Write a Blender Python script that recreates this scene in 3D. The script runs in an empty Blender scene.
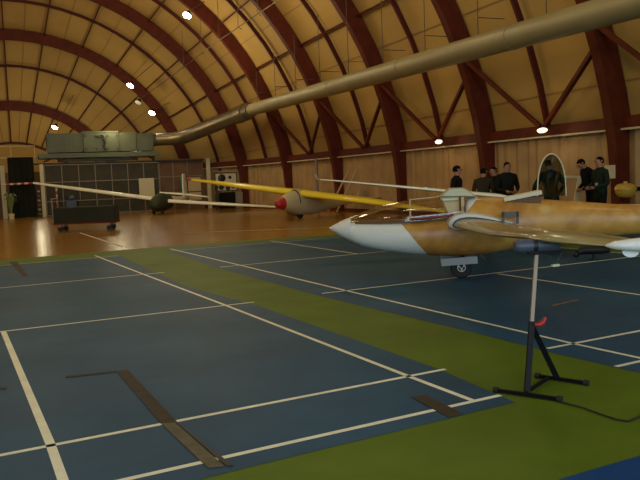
import bpy, bmesh, math, random
from mathutils import Vector, Matrix
R=random.Random(7)
PI=math.pi
S=bpy.context.scene
COL=S.collection

# ------------------------------------------------------------------ materials
def nodes(name):
    m=bpy.data.materials.new(name); m.use_nodes=True
    nt=m.node_tree; return m,nt,nt.nodes['Principled BSDF']
def mat(name,col,rough=.5,metal=0,var=0,scale=6,bump=0,spec=None,coat=0):
    m,nt,b=nodes(name)
    b.inputs['Base Color'].default_value=(*col,1); b.inputs['Roughness'].default_value=rough
    b.inputs['Metallic'].default_value=metal
    if spec is not None: b.inputs['Specular IOR Level'].default_value=spec
    if coat: b.inputs['Coat Weight'].default_value=coat; b.inputs['Coat Roughness'].default_value=.08
    if var or bump:
        tc=nt.nodes.new('ShaderNodeTexCoord'); n=nt.nodes.new('ShaderNodeTexNoise')
        n.inputs['Scale'].default_value=scale; n.inputs['Detail'].default_value=5
        nt.links.new(tc.outputs['Object'],n.inputs['Vector'])
    if var:
        r=nt.nodes.new('ShaderNodeValToRGB'); e=r.color_ramp.elements
        e[0].position=.3; e[1].position=.7
        e[0].color=(*[c*(1-var) for c in col],1); e[1].color=(*[min(1,c*(1+var)) for c in col],1)
        nt.links.new(n.outputs['Fac'],r.inputs['Fac']); nt.links.new(r.outputs['Color'],b.inputs['Base Color'])
    if bump:
        bp=nt.nodes.new('ShaderNodeBump'); bp.inputs['Strength'].default_value=bump; bp.inputs['Distance'].default_value=.02
        nt.links.new(n.outputs['Fac'],bp.inputs['Height']); nt.links.new(bp.outputs['Normal'],b.inputs['Normal'])
    return m
def emit(name,col,st):
    m,nt,b=nodes(name); b.inputs['Base Color'].default_value=(*col,1)
    b.inputs['Emission Color'].default_value=(*col,1); b.inputs['Emission Strength'].default_value=st; return m
def glass(name,tint,gloss=.12,rough=.03):
    m,nt,b=nodes(name); nt.nodes.remove(b)
    o=nt.nodes['Material Output']; t=nt.nodes.new('ShaderNodeBsdfTransparent'); t.inputs['Color'].default_value=(*tint,1)
    g=nt.nodes.new('ShaderNodeBsdfGlossy'); g.inputs['Roughness'].default_value=rough
    f=nt.nodes.new('ShaderNodeFresnel'); f.inputs['IOR'].default_value=1.45
    a=nt.nodes.new('ShaderNodeMath'); a.operation='MULTIPLY_ADD'; a.inputs[1].default_value=.4; a.inputs[2].default_value=gloss*.3
    mx=nt.nodes.new('ShaderNodeMixShader')
    nt.links.new(f.outputs[0],a.inputs[0]); nt.links.new(a.outputs[0],mx.inputs[0])
    nt.links.new(t.outputs[0],mx.inputs[1]); nt.links.new(g.outputs[0],mx.inputs[2]); nt.links.new(mx.outputs[0],o.inputs['Surface'])
    return m
M={}
M['skin']=mat('insulation_panel',(.46,.28,.073),.75,var=.10,scale=.45)
M['seam']=mat('panel_joint',(.30,.17,.05),.7)
M['wood_red']=mat('dark_red_timber',(.10,.016,.005),.6,var=.25,scale=2.5,spec=.2)
M['purlin']=mat('dark_red_steel',(.075,.012,.007),.6,spec=.2)
M['cladding']=mat('tan_wall_cladding',(.42,.26,.11),.75,var=.16,scale=1.3)
M['trimwhite']=mat('cream_strip',(.55,.45,.27),.6)
M['duct']=mat('dull_galvanised_duct',(.30,.25,.125),.5,.2,var=.08,scale=1.5)
M['duct_dark']=mat('bare_metal_duct',(.20,.155,.085),.38,.7,var=.15,scale=2)
M['rod']=mat('thin_dark_rod',(.09,.055,.03),.6)
M['ahu']=mat('grey_green_sheet_metal',(.105,.115,.06),.5,.2,var=.15,scale=1.2)
M['ahu_dark']=mat('dark_fitting',(.03,.03,.02),.6)
M['mesh_dark']=mat('dark_mesh_panel',(.045,.036,.018),.7,var=.25,scale=1.5)
M['panel_brown']=mat('brown_board',(.16,.075,.028),.65,var=.25,scale=.9)
M['frame_grey']=mat('grey_steel_frame',(.24,.20,.13),.5)
M['cream']=mat('cream_panel',(.62,.55,.34),.6)
M['teal']=mat('teal_panel',(.035,.16,.12),.6)
M['sheet']=mat('pale_tan_sheet',(.55,.40,.20),.7)
M['black']=mat('black_plastic',(.012,.011,.011),.5)
M['rubber']=mat('black_rubber',(.013,.012,.012),.75)
M['darkgreen']=mat('dark_green_fabric',(.016,.022,.012),.85,var=.3,scale=3)
M['curtain']=mat('dark_curtain_cloth',(.020,.022,.011),.9,var=.3,scale=1)
M['yellow']=mat('yellow_paint',(.85,.66,.02),.35,coat=.3)
M['yellow_drum']=mat('yellow_drum_paint',(.60,.36,.04),.45)
M['red']=mat('red_paint',(.42,.015,.012),.4)
M['white']=mat('white_gelcoat',(.80,.80,.74),.22,coat=.5)
M['cream_wing']=mat('cream_gelcoat',(.92,.90,.72),.25,coat=.4)
M['ivory']=mat('ivory_fabric',(.72,.66,.46),.6)
M['olive']=mat('olive_green_cover',(.030,.038,.010),.75,var=.2,scale=3)
M['metal']=mat('bare_steel',(.45,.43,.38),.35,.9)
M['darkmetal']=mat('black_painted_steel',(.006,.006,.008),.5,spec=.15)
M['post_tan']=mat('pale_inner_tube',(.36,.26,.18),.5)
M['bluegrey']=mat('blue_grey_padding',(.06,.075,.11),.45)
M['lightgrey']=mat('light_grey_fairing',(.60,.60,.52),.35)
M['doorgrey']=mat('grey_door_paint',(.30,.32,.33),.4)
M['redbrown']=mat('red_brown_trim',(.18,.022,.015),.45)
M['cockpit']=mat('dark_cockpit_lining',(.16,.09,.045),.8)
M['paper']=mat('white_paper',(.62,.55,.38),.7)
M['skin_h']=mat('skin_tone',(.36,.17,.09),.6)
M['hair']=mat('dark_hair',(.008,.005,.004),.9,spec=.1)
M['navy']=mat('black_cloth',(.006,.006,.008),.9,spec=.1)
M['jgreen']=mat('dark_green_cloth',(.014,.021,.012),.9,spec=.1,var=.2,scale=5)
M['jgrey']=mat('grey_brown_cloth',(.036,.030,.018),.9,spec=.1,var=.2,scale=5)
M['jdark']=mat('charcoal_cloth',(.011,.011,.009),.9,spec=.1,var=.2,scale=6)
M['shirt']=mat('white_shirt',(.34,.31,.24),.8)
M['trouser']=mat('dark_trouser_cloth',(.009,.008,.008),.9,spec=.1)
M['shoe']=mat('black_leather',(.008,.008,.008),.4)
M['glass']=glass('canopy_glass',(.92,.88,.80),.2,.07)
M['glass_dark']=glass('tinted_canopy_glass',(.24,.27,.22),.3)
M['pane']=glass('window_glass',(.9,.95,1))
M['lamp']=emit('lamp_lens',(1,.93,.75),45)
M['lamp_w']=emit('bulkhead_lens',(1,.86,.55),1.3)
M['tape']=mat('worn_brown_tape',(.030,.021,.011),.7,var=.5,scale=9)
M['tape_grey']=mat('worn_grey_tape',(.11,.098,.06),.7,var=.3,scale=9)

def floor_mat(name,col,rough,var,scale,spec=.5):
    m,nt,b=nodes(name); tc=nt.nodes.new('ShaderNodeTexCoord')
    n=nt.nodes.new('ShaderNodeTexNoise'); n.inputs['Scale'].default_value=scale; n.inputs['Detail'].default_value=8; n.inputs['Roughness'].default_value=.65
    r=nt.nodes.new('ShaderNodeValToRGB'); e=r.color_ramp.elements; e[0].position=.32; e[1].position=.70
    e[0].color=(*[c*(1-var) for c in col],1); e[1].color=(*[c*(1+var) for c in col],1)
    nt.links.new(tc.outputs['Object'],n.inputs['Vector']); nt.links.new(n.outputs['Fac'],r.inputs['Fac']); nt.links.new(r.outputs['Color'],b.inputs['Base Color'])
    n2=nt.nodes.new('ShaderNodeTexNoise'); n2.inputs['Scale'].default_value=scale*.7
    mr=nt.nodes.new('ShaderNodeMapRange'); mr.inputs['To Min'].default_value=rough-.06; mr.inputs['To Max'].default_value=rough+.08
    nt.links.new(tc.outputs['Object'],n2.inputs['Vector']); nt.links.new(n2.outputs['Fac'],mr.inputs['Value']); nt.links.new(mr.outputs[0],b.inputs['Roughness'])
    b.inputs['Specular IOR Level'].default_value=spec
    n3=nt.nodes.new('ShaderNodeTexNoise'); n3.inputs['Scale'].default_value=2.2; n3.inputs['Detail'].default_value=2
    bp=nt.nodes.new('ShaderNodeBump'); bp.inputs['Strength'].default_value=.06; bp.inputs['Distance'].default_value=.02
    nt.links.new(tc.outputs['Object'],n3.inputs['Vector']); nt.links.new(n3.outputs['Fac'],bp.inputs['Height']); nt.links.new(bp.outputs['Normal'],b.inputs['Normal'])
    return m
M['f_green']=floor_mat('green_sports_floor',(.105,.165,.014),.55,.18,.9,.12)
M['f_blue']=floor_mat('blue_sports_floor',(.022,.082,.158),.5,.2,.8,.12)
M['f_blue2']=floor_mat('bright_blue_sports_floor',(.006,.06,.22),.42,.12,.8,.15)
M['f_line']=floor_mat('court_line_paint',(.85,.86,.70),.5,.12,4,.2)
def wood_floor():
    m,nt,b=nodes('varnished_board_floor'); tc=nt.nodes.new('ShaderNodeTexCoord')
    br=nt.nodes.new('ShaderNodeTexBrick'); br.inputs['Scale'].default_value=1
    br.inputs['Brick Width'].default_value=2.2; br.inputs['Row Height'].default_value=.12; br.inputs['Mortar Size'].default_value=.003
    br.inputs['Color1'].default_value=(.30,.150,.012,1); br.inputs['Color2'].default_value=(.25,.115,.009,1); br.inputs['Mortar'].default_value=(.10,.035,.008,1)
    nt.links.new(tc.outputs['Object'],br.inputs['Vector']); 
    n=nt.nodes.new('ShaderNodeTexNoise'); n.inputs['Scale'].default_value=.5; n.inputs['Detail'].default_value=6
    nt.links.new(tc.outputs['Object'],n.inputs['Vector'])
    mx=nt.nodes.new('ShaderNodeMixRGB'); mx.blend_type='MULTIPLY'; mx.inputs['Fac'].default_value=.5
    nt.links.new(br.outputs['Color'],mx.inputs['Color1']); nt.links.new(n.outputs['Fac'],mx.inputs['Color2'])
    mu=nt.nodes.new('ShaderNodeMixRGB'); mu.blend_type='MULTIPLY'; mu.inputs['Fac'].default_value=1; mu.inputs['Color2'].default_value=(1.5,1.5,1.5,1)
    nt.links.new(mx.outputs[0],mu.inputs['Color1']); nt.links.new(mu.outputs[0],b.inputs['Base Color'])
    b.inputs['Roughness'].default_value=.22
    b.inputs['Specular IOR Level'].default_value=.4
    return m
M['f_wood']=wood_floor()

def camo():
    """gold-brown sprayed airframe: white nose and white wedge behind the cockpit are paint"""
    m,nt,b=nodes('gold_brown_airframe_paint'); N=nt.nodes; L=nt.links
    tc=N.new('ShaderNodeTexCoord')
    n=N.new('ShaderNodeTexNoise'); n.inputs['Scale'].default_value=3.2; n.inputs['Detail'].default_value=3; L.new(tc.outputs['Object'],n.inputs['Vector'])
    r=N.new('ShaderNodeValToRGB'); e=r.color_ramp.elements
    e[0].position=.36; e[0].color=(.40,.175,.030,1); e[1].position=.62; e[1].color=(.58,.30,.05,1)
    L.new(n.outputs['Fac'],r.inputs['Fac'])
    v=N.new('ShaderNodeTexVoronoi'); v.inputs['Scale'].default_value=2.3; L.new(tc.outputs['Object'],v.inputs['Vector'])
    vr=N.new('ShaderNodeValToRGB'); vr.color_ramp.elements[0].position=.16; vr.color_ramp.elements[0].color=(.75,.75,.75,1); vr.color_ramp.elements[1].position=.26; vr.color_ramp.elements[1].color=(0,0,0,1)
    L.new(v.outputs['Distance'],vr.inputs['Fac'])
    mx=N.new('ShaderNodeMixRGB'); mx.inputs['Color2'].default_value=(.64,.44,.15,1); L.new(vr.outputs['Color'],mx.inputs['Fac']); L.new(r.outputs['Color'],mx.inputs['Color1'])
    # slanting lighter streaks on the rear fuselage
    w=N.new('ShaderNodeTexWave'); w.inputs['Scale'].default_value=1.3; w.inputs['Distortion'].default_value=3.5; w.inputs['Detail'].default_value=2; w.inputs['Detail Scale'].default_value=.8
    mp=N.new('ShaderNodeMapping'); mp.inputs['Rotation'].default_value=(0,math.radians(40),0); L.new(tc.outputs['Object'],mp.inputs['Vector']); L.new(mp.outputs[0],w.inputs['Vector'])
    wr=N.new('ShaderNodeValToRGB'); wr.color_ramp.elements[0].position=.7; wr.color_ramp.elements[0].color=(0,0,0,1); wr.color_ramp.elements[1].position=1; wr.color_ramp.elements[1].color=(.14,.14,.14,1)
    L.new(w.outputs['Fac'],wr.inputs['Fac'])
    mx2=N.new('ShaderNodeMixRGB'); mx2.inputs['Color2'].default_value=(.60,.42,.17,1); L.new(wr.outputs['Color'],mx2.inputs['Fac']); L.new(mx.outputs[0],mx2.inputs['Color1'])
    sx=N.new('ShaderNodeSeparateXYZ'); L.new(tc.outputs['Object'],sx.inputs[0])
    def ma(op,a,bv):
        k=N.new('ShaderNodeMath'); k.operation=op
        for i,q in enumerate((a,bv)):
            if isinstance(q,(int,float)): k.inputs[i].default_value=q
            else: L.new(q,k.inputs[i])
        return k.outputs[0]
    X,Z=sx.outputs['X'],sx.outputs['Z']
    nose=ma('GREATER_THAN',ma('SUBTRACT',X,ma('MULTIPLY',Z,.78)),.87-.86*.78)          # x > .87-.78(.86-z)
    sill=ma('MULTIPLY',ma('GREATER_THAN',Z,.835),ma('GREATER_THAN',X,.72))
    wedge=ma('MULTIPLY',ma('GREATER_THAN',ma('ADD',X,ma('MULTIPLY',Z,.89)),-.03+.92*.89),ma('MULTIPLY',ma('LESS_THAN',X,.0),ma('GREATER_THAN',Z,.92)))
    mask=ma('MINIMUM',ma('ADD',ma('ADD',nose,sill),wedge),1)
    mx3=N.new('ShaderNodeMixRGB'); mx3.inputs['Color2'].default_value=(.74,.76,.70,1); L.new(mask,mx3.inputs['Fac']); L.new(mx2.outputs[0],mx3.inputs['Color1'])
    L.new(mx3.outputs[0],b.inputs['Base Color']); b.inputs['Roughness'].default_value=.42; b.inputs['Coat Weight'].default_value=.15; b.inputs['Coat Roughness'].default_value=.12
    return m
M['camo']=camo()
M['wing_tan']=mat('tan_wing_paint',(.30,.255,.115),.32,var=.16,scale=1.6,coat=.4)

# ------------------------------------------------------------------ mesh helpers
class MB:
    def __init__(s): s.v=[]; s.f=[]; s.mi=[]; s.sm=[]
    def add(s,vs,fs,mi=0,smooth=False):
        o=len(s.v); s.v+= [tuple(v) for v in vs]
        for f in fs: s.f.append([i+o for i in f]); s.mi.append(mi); s.sm.append(smooth)
        return s
    def box(s,c,d,rz=0,mi=0,mtx=None):
        vs=[Vector((x*d[0]/2,y*d[1]/2,z*d[2]/2)) for x in(-1,1) for y in(-1,1) for z in(-1,1)]
        m=mtx or Matrix.Rotation(rz,4,'Z')
        vs=[m@v+Vector(c) for v in vs]
        return s.add(vs,[(0,1,3,2),(4,6,7,5),(0,4,5,1),(2,3,7,6),(0,2,6,4),(1,5,7,3)],mi)
    def bar(s,p,q,w,h=None,up=(0,0,1),mi=0):
        p,q=Vector(p),Vector(q); d=(q-p).normalized(); u=Vector(up)
        if abs(d.dot(u))>.99: u=Vector((1,0,0))
        a=d.cross(u).normalized()*w/2; b=a.cross(d).normalized()*(h or w)/2
        vs=[e+i*a+j*b for e in(p,q) for i,j in((-1,-1),(1,-1),(1,1),(-1,1))]
        return s.add(vs,[(3,2,1,0),(4,5,6,7),(0,1,5,4),(1,2,6,5),(2,3,7,6),(3,0,4,7)],mi)
    def tube(s,pts,r,n=10,mi=0,caps=True):
        pts=[Vector(p) for p in pts]; rs=r if isinstance(r,(list,tuple)) else [r]*len(pts)
        vs=[];fs=[];u=None
        for i,p in enumerate(pts):
            d=(pts[min(i+1,len(pts)-1)]-pts[max(i-1,0)]).normalized()
            if u is None:
                u=d.orthogonal().normalized()
            else: u=(u-d*u.dot(d)).normalized()
            w=d.cross(u)
            for k in range(n):
                a=2*PI*k/n; vs.append(p+rs[i]*(math.cos(a)*u+math.sin(a)*w))
        for i in range(len(pts)-1):
            for k in range(n):
                fs.append((i*n+k,i*n+(k+1)%n,(i+1)*n+(k+1)%n,(i+1)*n+k))
        if caps: fs+= [tuple(range(n-1,-1,-1)),tuple((len(pts)-1)*n+k for k in range(n))]
        return s.add(vs,fs,mi,True)
    def loft(s,rings,mi=0,caps=True,closed=True):
        n=len(rings[0]); vs=[v for r in rings for v in r]; fs=[]
        for i in range(len(rings)-1):
            for k in range(n if closed else n-1):
                fs.append((i*n+k,i*n+(k+1)%n,(i+1)*n+(k+1)%n,(i+1)*n+k))
        if caps: fs+= [tuple(range(n-1,-1,-1)),tuple((len(rings)-1)*n+k for k in range(n))]
        return s.add(vs,fs,mi,True)
    def lathe(s,c,prof,axis=(0,0,1),n=20,mi=0):
        c=Vector(c); d=Vector(axis).normalized(); u=d.orthogonal().normalized(); w=d.cross(u)
        return s.loft([[c+d*h+r*(math.cos(2*PI*k/n)*u+math.sin(2*PI*k/n)*w) for k in range(n)] for r,h in prof],mi)
    def ell(s,c,r,n=14,m=8,mi=0,mtx=None):
        mt=mtx or Matrix.Identity(4)
        return s.loft([[mt@Vector((r[0]*math.sin(t)*math.cos(2*PI*k/n),r[1]*math.sin(t)*math.sin(2*PI*k/n),r[2]*math.cos(t)))+Vector(c) for k in range(n)] for t in [PI*(.03+.94*i/m) for i in range(m+1)]],mi)
    def build(s,name,mats,parent=None,fix=True,autosm=True):
        me=bpy.data.meshes.new(name); me.from_pydata(s.v,[],s.f)
        for m in (mats if isinstance(mats,(list,tuple)) else [mats]): me.materials.append(m)
        me.polygons.foreach_set('material_index',s.mi); me.polygons.foreach_set('use_smooth',s.sm)
        me.update()
        if fix:
            bm=bmesh.new(); bm.from_mesh(me); bmesh.ops.recalc_face_normals(bm,faces=bm.faces)
            for e in bm.edges:
                if len(e.link_faces)==2 and e.calc_face_angle(0)>.9: e.smooth=False
            bm.to_mesh(me); bm.free()
        o=bpy.data.objects.new(name,me); COL.objects.link(o)
        if parent: o.parent=parent
        return o
def tag(o,label,cat,group=None,kind=None):
    o['label']=label; o['category']=cat
    if group: o['group']=group
    if kind: o['kind']=kind
    return o
def struct(o,label=None):
    o['kind']='structure'
    if label: o['label']=label
    return o
def thing(name,label,cat,loc=(0,0,0),rz=0,group=None):
    o=bpy.data.objects.new(name,None); COL.objects.link(o); o.empty_display_size=.1
    o.location=loc; o.rotation_euler=(0,0,rz); return tag(o,label,cat,group)
def lerp(a,b,t): return a+(b-a)*t
def interp(tab,x):
    for (x0,y0),(x1,y1) in zip(tab,tab[1:]):
        if x<=x1: return lerp(y0,y1,(x-x0)/(x1-x0))
    return tab[-1][1]
def smooth_tab(tab,x):   # monotone-ish cubic through table
    xs=[t[0] for t in tab]; ys=[t[1] for t in tab]; n=len(xs)
    if x<=xs[0]: return ys[0]
    if x>=xs[-1]: return ys[-1]
    i=max(k for k in range(n-1) if xs[k]<=x)
    def sl(k):
        if k==0: return (ys[1]-ys[0])/(xs[1]-xs[0])
        if k==n-1: return (ys[-1]-ys[-2])/(xs[-1]-xs[-2])
        a=(ys[k]-ys[k-1])/(xs[k]-xs[k-1]); b=(ys[k+1]-ys[k])/(xs[k+1]-xs[k])
        return 0 if a*b<=0 else 2*a*b/(a+b)
    h=xs[i+1]-xs[i]; t=(x-xs[i])/h; m0,m1=sl(i)*h,sl(i+1)*h
    return (2*t**3-3*t*t+1)*ys[i]+(t**3-2*t*t+t)*m0+(-2*t**3+3*t*t)*ys[i+1]+(t**3-t*t)*m1

# ------------------------------------------------------------------ hall shell
WT=[(-9,14.95),(14.65,14.83),(20.15,14.66),(25.65,14.48),(31.15,14.22),(36.65,13.80),(42.15,13.0),(44.9,12.2),(47.65,10.95),(50.4,9.4),(53.15,7.3),(55.9,4.85),(57.6,1.6)]
def W(y): return smooth_tab(WT,y)
ARCH=[14.65+5.5*k for k in range(-4,8)]           # main arches
SEC=[y+2.75 for y in ARCH]                         # secondary ribs
def sc(y,a,dr=0):                                  # a = angle from the ridge
    w=W(y)+dr; return Vector((w*math.sin(a)+.2*math.cos(a),y,.985*w*math.cos(a)))

# floor: boards, rubber sports floor and painted lines, one surface
fl=MB()
fl.box((0,24,-.06),(34,70,.12),mi=0)
def poly(pts,z,mi): fl.add([(x,y,z) for x,y in pts],[tuple(range(len(pts)))],mi)
poly([(-16,-10),(16,-10),(16,19.0),(8.06,18.55),(3.08,18.35),(-.35,17.95),(-16,17.0)],.002,1)
# blue courts
poly([(-5.2,16.05),(2.12,16.75),(2.31,10.96),(2.70,8.54),(3.00,4.88),(2.98,3.90),(.8,3.66),(-4.2,3.2)],.004,2)
poly([(3.24,17.36),(9.3,17.75),(9.75,11.2),(9.9,10.4),(10.4,4.9),(4.22,3.9),(4.10,4.72),(4.0,5.8),(3.64,8.7),(3.34,12.77)],.004,2)
poly([(10.9,17.8),(14.5,18.0),(14.8,4.9),(11.6,4.8),(11.2,10.6)],.004,2)
poly([(-6,-9),(3.6,-9),(2.99,2.84),(2.4,2.80),(-6,2.3)],.004,3)
def line(p,q,w=.045,mi=4,z=.006):
    p,q=Vector(p),Vector(q); d=(q-p).normalized(); n=Vector((-d.y,d.x))*w/2
    fl.add([(*(p+n),z),(*(p-n),z),(*(q-n),z),(*(q+n),z)],[(0,1,2,3)],mi)
def chain(pts,w=.045):
    for p,q in zip(pts,pts[1:]): line(p,q,w)
chain([(1.64,17.25),(2.01,12.85),(2.36,8.89),(2.69,4.82),(2.76,4.07)])
line((-4.4,8.42),(2.74,8.84)); line((-4.2,4.2),(3.04,4.84)); line((-4.2,3.42),(2.99,4.07))
chain([(-.19,8.66),(.11,4.61),(.16,3.72)],.055)
line((-5,12.28),(2.38,12.86)); line((-5,16.16),(2.1,16.74),.035)
chain([(3.41,17.56),(3.79,12.97),(4.09,9.04),(4.44,5.01),(4.53,4.33),(4.56,4.1)])
line((3.73,8.95),(10.1,9.37)); line((4.14,4.96),(10.4,5.5)); line((4.18,4.23),(10.4,4.78))
line((3.40,12.93),(9.4,13.45)); line((6.65,9.05),(6.92,4.6)); line((6.30,13.2),(6.02,17.75),.04)
line((3.3,17.0),(9.2,17.4),.03)
chain([(9.62,17.6),(9.72,13),(10.15,6)],.04); line((11.3,9.45),(14.8,9.7)); line((11.1,13.6),(14.6,13.9))
line((2.08,26.58),(2.53,19.17),.05); line((5.0,23.0),(9.5,20.8),.05)
struct(fl.build('floor',[M['f_wood'],M['f_green'],M['f_blue'],M['f_blue2'],M['f_line']],fix=False),'varnished board floor with blue and green sports courts painted with white lines')

# vault
v=MB(); NA=36
ys=[-9]+[y for y in [-7.35+2.75*k for k in range(24)] if y<57]+[57.6]
rings=[[sc(y,-PI/2+PI*k/NA,.34) for k in range(NA+1)] for y in ys]
v.loft(rings,0,False,False)
v.add(rings[-1],[tuple(range(NA+1))],0)
STEP=math.radians(11.6)
ys2=[y for y in ys if y<56.5]
for s_ in(-1,1):
    for k in range(7):
        if k==6: a=math.radians(75.5)
        else: a=STEP*(k+.5)
        for y0,y1 in zip(ys2,ys2[1:]): v.bar(sc(y0,s_*a,.32),sc(y1,s_*a,.32),.05,.02,up=(math.sin(s_*a),0,math.cos(a)),mi=1)
struct(v.build('ceiling',[M['skin'],M['seam']],fix=False),'tan panelled barrel vault')
# arches, ribs, purlins
tn=[0]
def trim(mb,m,label=None):
    tn[0]+=1; return struct(mb.build('trim_%d'%tn[0],m),label)
for y in ARCH:
    a=MB(); n=40; pr=[]
    for k in range(n+1):
        t=-PI/2+PI*k/n
        d=.62; b=.30
        pr.append([sc(y-b/2,t,-d/2),sc(y+b/2,t,-d/2),sc(y+b/2,t,d/2),sc(y-b/2,t,d/2)])
        w=W(y)
        for i,p in enumerate(pr[-1]): p.x=(w+(-d/2 if i<2 else d/2))*math.sin(t)+.2*math.cos(t); p.z=.985*(w+(-d/2 if i<2 else d/2))*math.cos(t)
    a.loft(pr); a.sm=[False]*len(a.f); trim(a,M['wood_red'],'dark red laminated timber arch')
for y in SEC:
    if y>56: continue
    a=MB(); n=32; pr=[]; lim=math.radians(79)
    for k in range(n+1):
        t=-lim+2*lim*k/n
        w=W(y); r=[]
        for yy,dr in((y-.05,.05),(y+.05,.05),(y+.05,.22),(y-.05,.22)): r.append(Vector(((w+dr)*math.sin(t)+.2*math.cos(t),yy,.985*(w+dr)*math.cos(t))))
        pr.append(r)
    a.loft(pr); a.sm=[False]*len(a.f); trim(a,M['purlin'],'thin dark red steel rib')
yp=[-9]+[y for y in sorted(ARCH+SEC) if -9<y<56.5]
for k in range(-5,6):
    a=MB(); t=STEP*k
    for y0,y1 in zip(yp,yp[1:]): a.bar(sc(y0,t,.16),sc(y1,t,.16),.075,.12,up=(math.sin(t),0,math.cos(t)))
    trim(a,M['purlin'],'dark red purlin running along the vault')
for s_ in(-1,1):
    a=MB()
    yb=[y for y in yp if y<50]
    for y0,y1 in zip(yb,yb[1:]):
        a.bar((s_*(W(y0)-.18),y0,2.68),(s_*(W(y1)-.18),y1,2.68),.16,.30,mi=0)
        a.bar((s_*(W(y0)-.27),y0,2.50),(s_*(W(y1)-.27),y1,2.50),.03,.05,mi=1)
    trim(a,[M['wood_red'],M['trimwhite']],'dark red wall beam with cream strip under it')
# braces in the right-hand bays
for y in SEC:
    if y<9 or y>34: continue
    for e in(-1,1):
        a=MB(); y2=y+e*2.62; ze=5.1 if e>0 else 4.6
        a.bar((W(y)-.30,y+e*.12,2.82),(math.sqrt(W(y2)**2-ze**2)-.1,y2,ze),.12,.12)
        trim(a,M['wood_red'],'dark red diagonal brace')
# wall cladding, pleated boards under the beam
for s_,nm in((1,'right'),(-1,'left')):
    a=MB(); pts=[]; y=-9; i=0
    while y<49:
        x=W(y)+.0
        off=(.0,.05,.012,.06)[i%4]+R.uniform(-.01,.02)
        pts.append((s_*(x-off+.02),y)); y+=R.choice((.16,.2,.26,.34)); i+=1
    vs=[(x,y,0) for x,y in pts]+[(x,y,2.62) for x,y in pts]; n=len(pts)
    a.add(vs,[(i,i+1,n+i+1,n+i) for i in range(n-1)])
    struct(a.build('wall_'+nm,M['cladding'],fix=False),'tan pleated wall cladding below the beam')
    b=MB(); yb2=[-9]+[y for y in yp if -9<y<48]
    for y0,y1 in zip(yb2,yb2[1:]): b.bar((s_*(W(y0)-.09),y0,.07),(s_*(W(y1)-.09),y1,.07),.03,.14)
    struct(b.build('baseboard_'+nm,M['wood_red']))
# end walls
a=MB(); a.box((0,49.6,1.35),(22,.15,2.7)); struct(a.build('wall_back',M['panel_brown']))
g=MB(); n=36
ring=[Vector(((14.8+.34)*math.sin(-PI/2+PI*k/n),-9,(14.8+.34)*math.cos(-PI/2+PI*k/n))) for k in range(n+1)]
# near gable as strips around three tall windows
def gz(x): return math.sqrt(max(0,15.14**2-x*x))
wins=[(-10.5,-4.5),(-2.5,3.5),(5.5,11.0)]; zb,zt=1.2,7.2
xs=sorted(set([-15.1+30.2*k/30 for k in range(31)]+[e for w_ in wins for e in w_]))
for x0,x1 in zip(xs,xs[1:]):
    inw=any(w0-1e-6<=x0 and x1<=w1+1e-6 for w0,w1 in wins)
    if inw:
        g.add([(x0,-9,0),(x1,-9,0),(x1,-9,zb),(x0,-9,zb)],[(0,1,2,3)])
        g.add([(x0,-9,zt),(x1,-9,zt),(x1,-9,gz(x1)),(x0,-9,gz(x0))],[(0,1,2,3)])
    else: g.add([(x0,-9,0),(x1,-9,0),(x1,-9,gz(x1)),(x0,-9,gz(x0))],[(0,1,2,3)])
struct(g.build('wall_front',M['skin'],fix=False))
for i,(w0,w1) in enumerate(wins):
    f_=MB()
    for x in (w0,(2*w0+w1)/3,(w0+2*w1)/3,w1): f_.box((x,-9,(zb+zt)/2),(.12,.12,zt-zb+.12))
    for z in (zb,(zb+zt)/2,zt): f_.box(((w0+w1)/2,-9,z),(w1-w0+.12,.12,.12))
    wo=struct(f_.build('window_%d'%(i+1),M['purlin']))
    p_=MB(); p_.add([(w0,-9.03,zb),(w1,-9.03,zb),(w1,-9.03,zt),(w0,-9.03,zt)],[(0,1,2,3)]); p_.build('glass_pane',M['pane'],wo)
    L=bpy.data.lights.new('window_daylight_%d'%i,'AREA'); L.shape='RECTANGLE'; L.size=w1-w0; L.size_y=zt-zb; L.energy=560; L.color=(.66,.86,1)
    lo=bpy.data.objects.new('window_daylight',L); COL.objects.link(lo); lo.location=((w0+w1)/2,-8.9,(zb+zt)/2); lo.rotation_euler=(math.radians(90),0,0)

# ------------------------------------------------------------------ lamps
def lamp(loc,label,on=True,k_=.8,group='spot lamps under the vault'):
    x,y,z=loc; t=thing('ceiling_lamp',label,'lamp',loc,0,group)
    tilt=Matrix.Rotation(math.radians(-22),4,'X')@Matrix.Rotation(math.radians(28 if x>0 else -28),4,'Y')
    h=MB(); h.lathe((0,0,0),[(r_*k_,h_) for r_,h_ in((.05,.30),(.10,.28),(.13,.14),(.28,.0),(.27,.0),(.12,.12))],tilt@Vector((0,0,1)),18); h.build('reflector',M['darkmetal'],t)
    l=MB(); l.ell((0,0,0),(.255*k_,.255*k_,.06),mtx=tilt); l.build('lens',M['lamp'] if on else M['lightgrey'],t)
    a=math.atan2(x,z); top=sc(y,a,.2)-Vector(loc)
    s_=MB(); s_.tube([tilt@Vector((0,0,.29)),top],.018,6); s_.build('stem',M['rod'],t)
    return t
def plight(loc,e,col=(1,.86,.54),r=.5):
    L=bpy.data.lights.new('lamp_light','POINT'); L.energy=e; L.color=col; L.shadow_soft_size=r
    o=bpy.data.objects.new('lamp_light',L); COL.objects.link(o); o.location=loc
LAMPS=[((8.46,36.0,9.73),'large bright lamp at the top of the vault, highest of those lit',True),
 ((6.91,44.9,7.5),'lit lamp directly above the grey ventilation unit, narrow oval glow',True),
 ((7.39,45.3,6.55),'unlit dark lamp beside the duct bend, between two lit lamps',False),
 ((8.4,46.6,6.05),'lit lamp just above the bend of the ventilation duct',True),
 ((2.89,51.5,5.6),'small round lit lamp at the far left above the dark curtain',True)]
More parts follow.
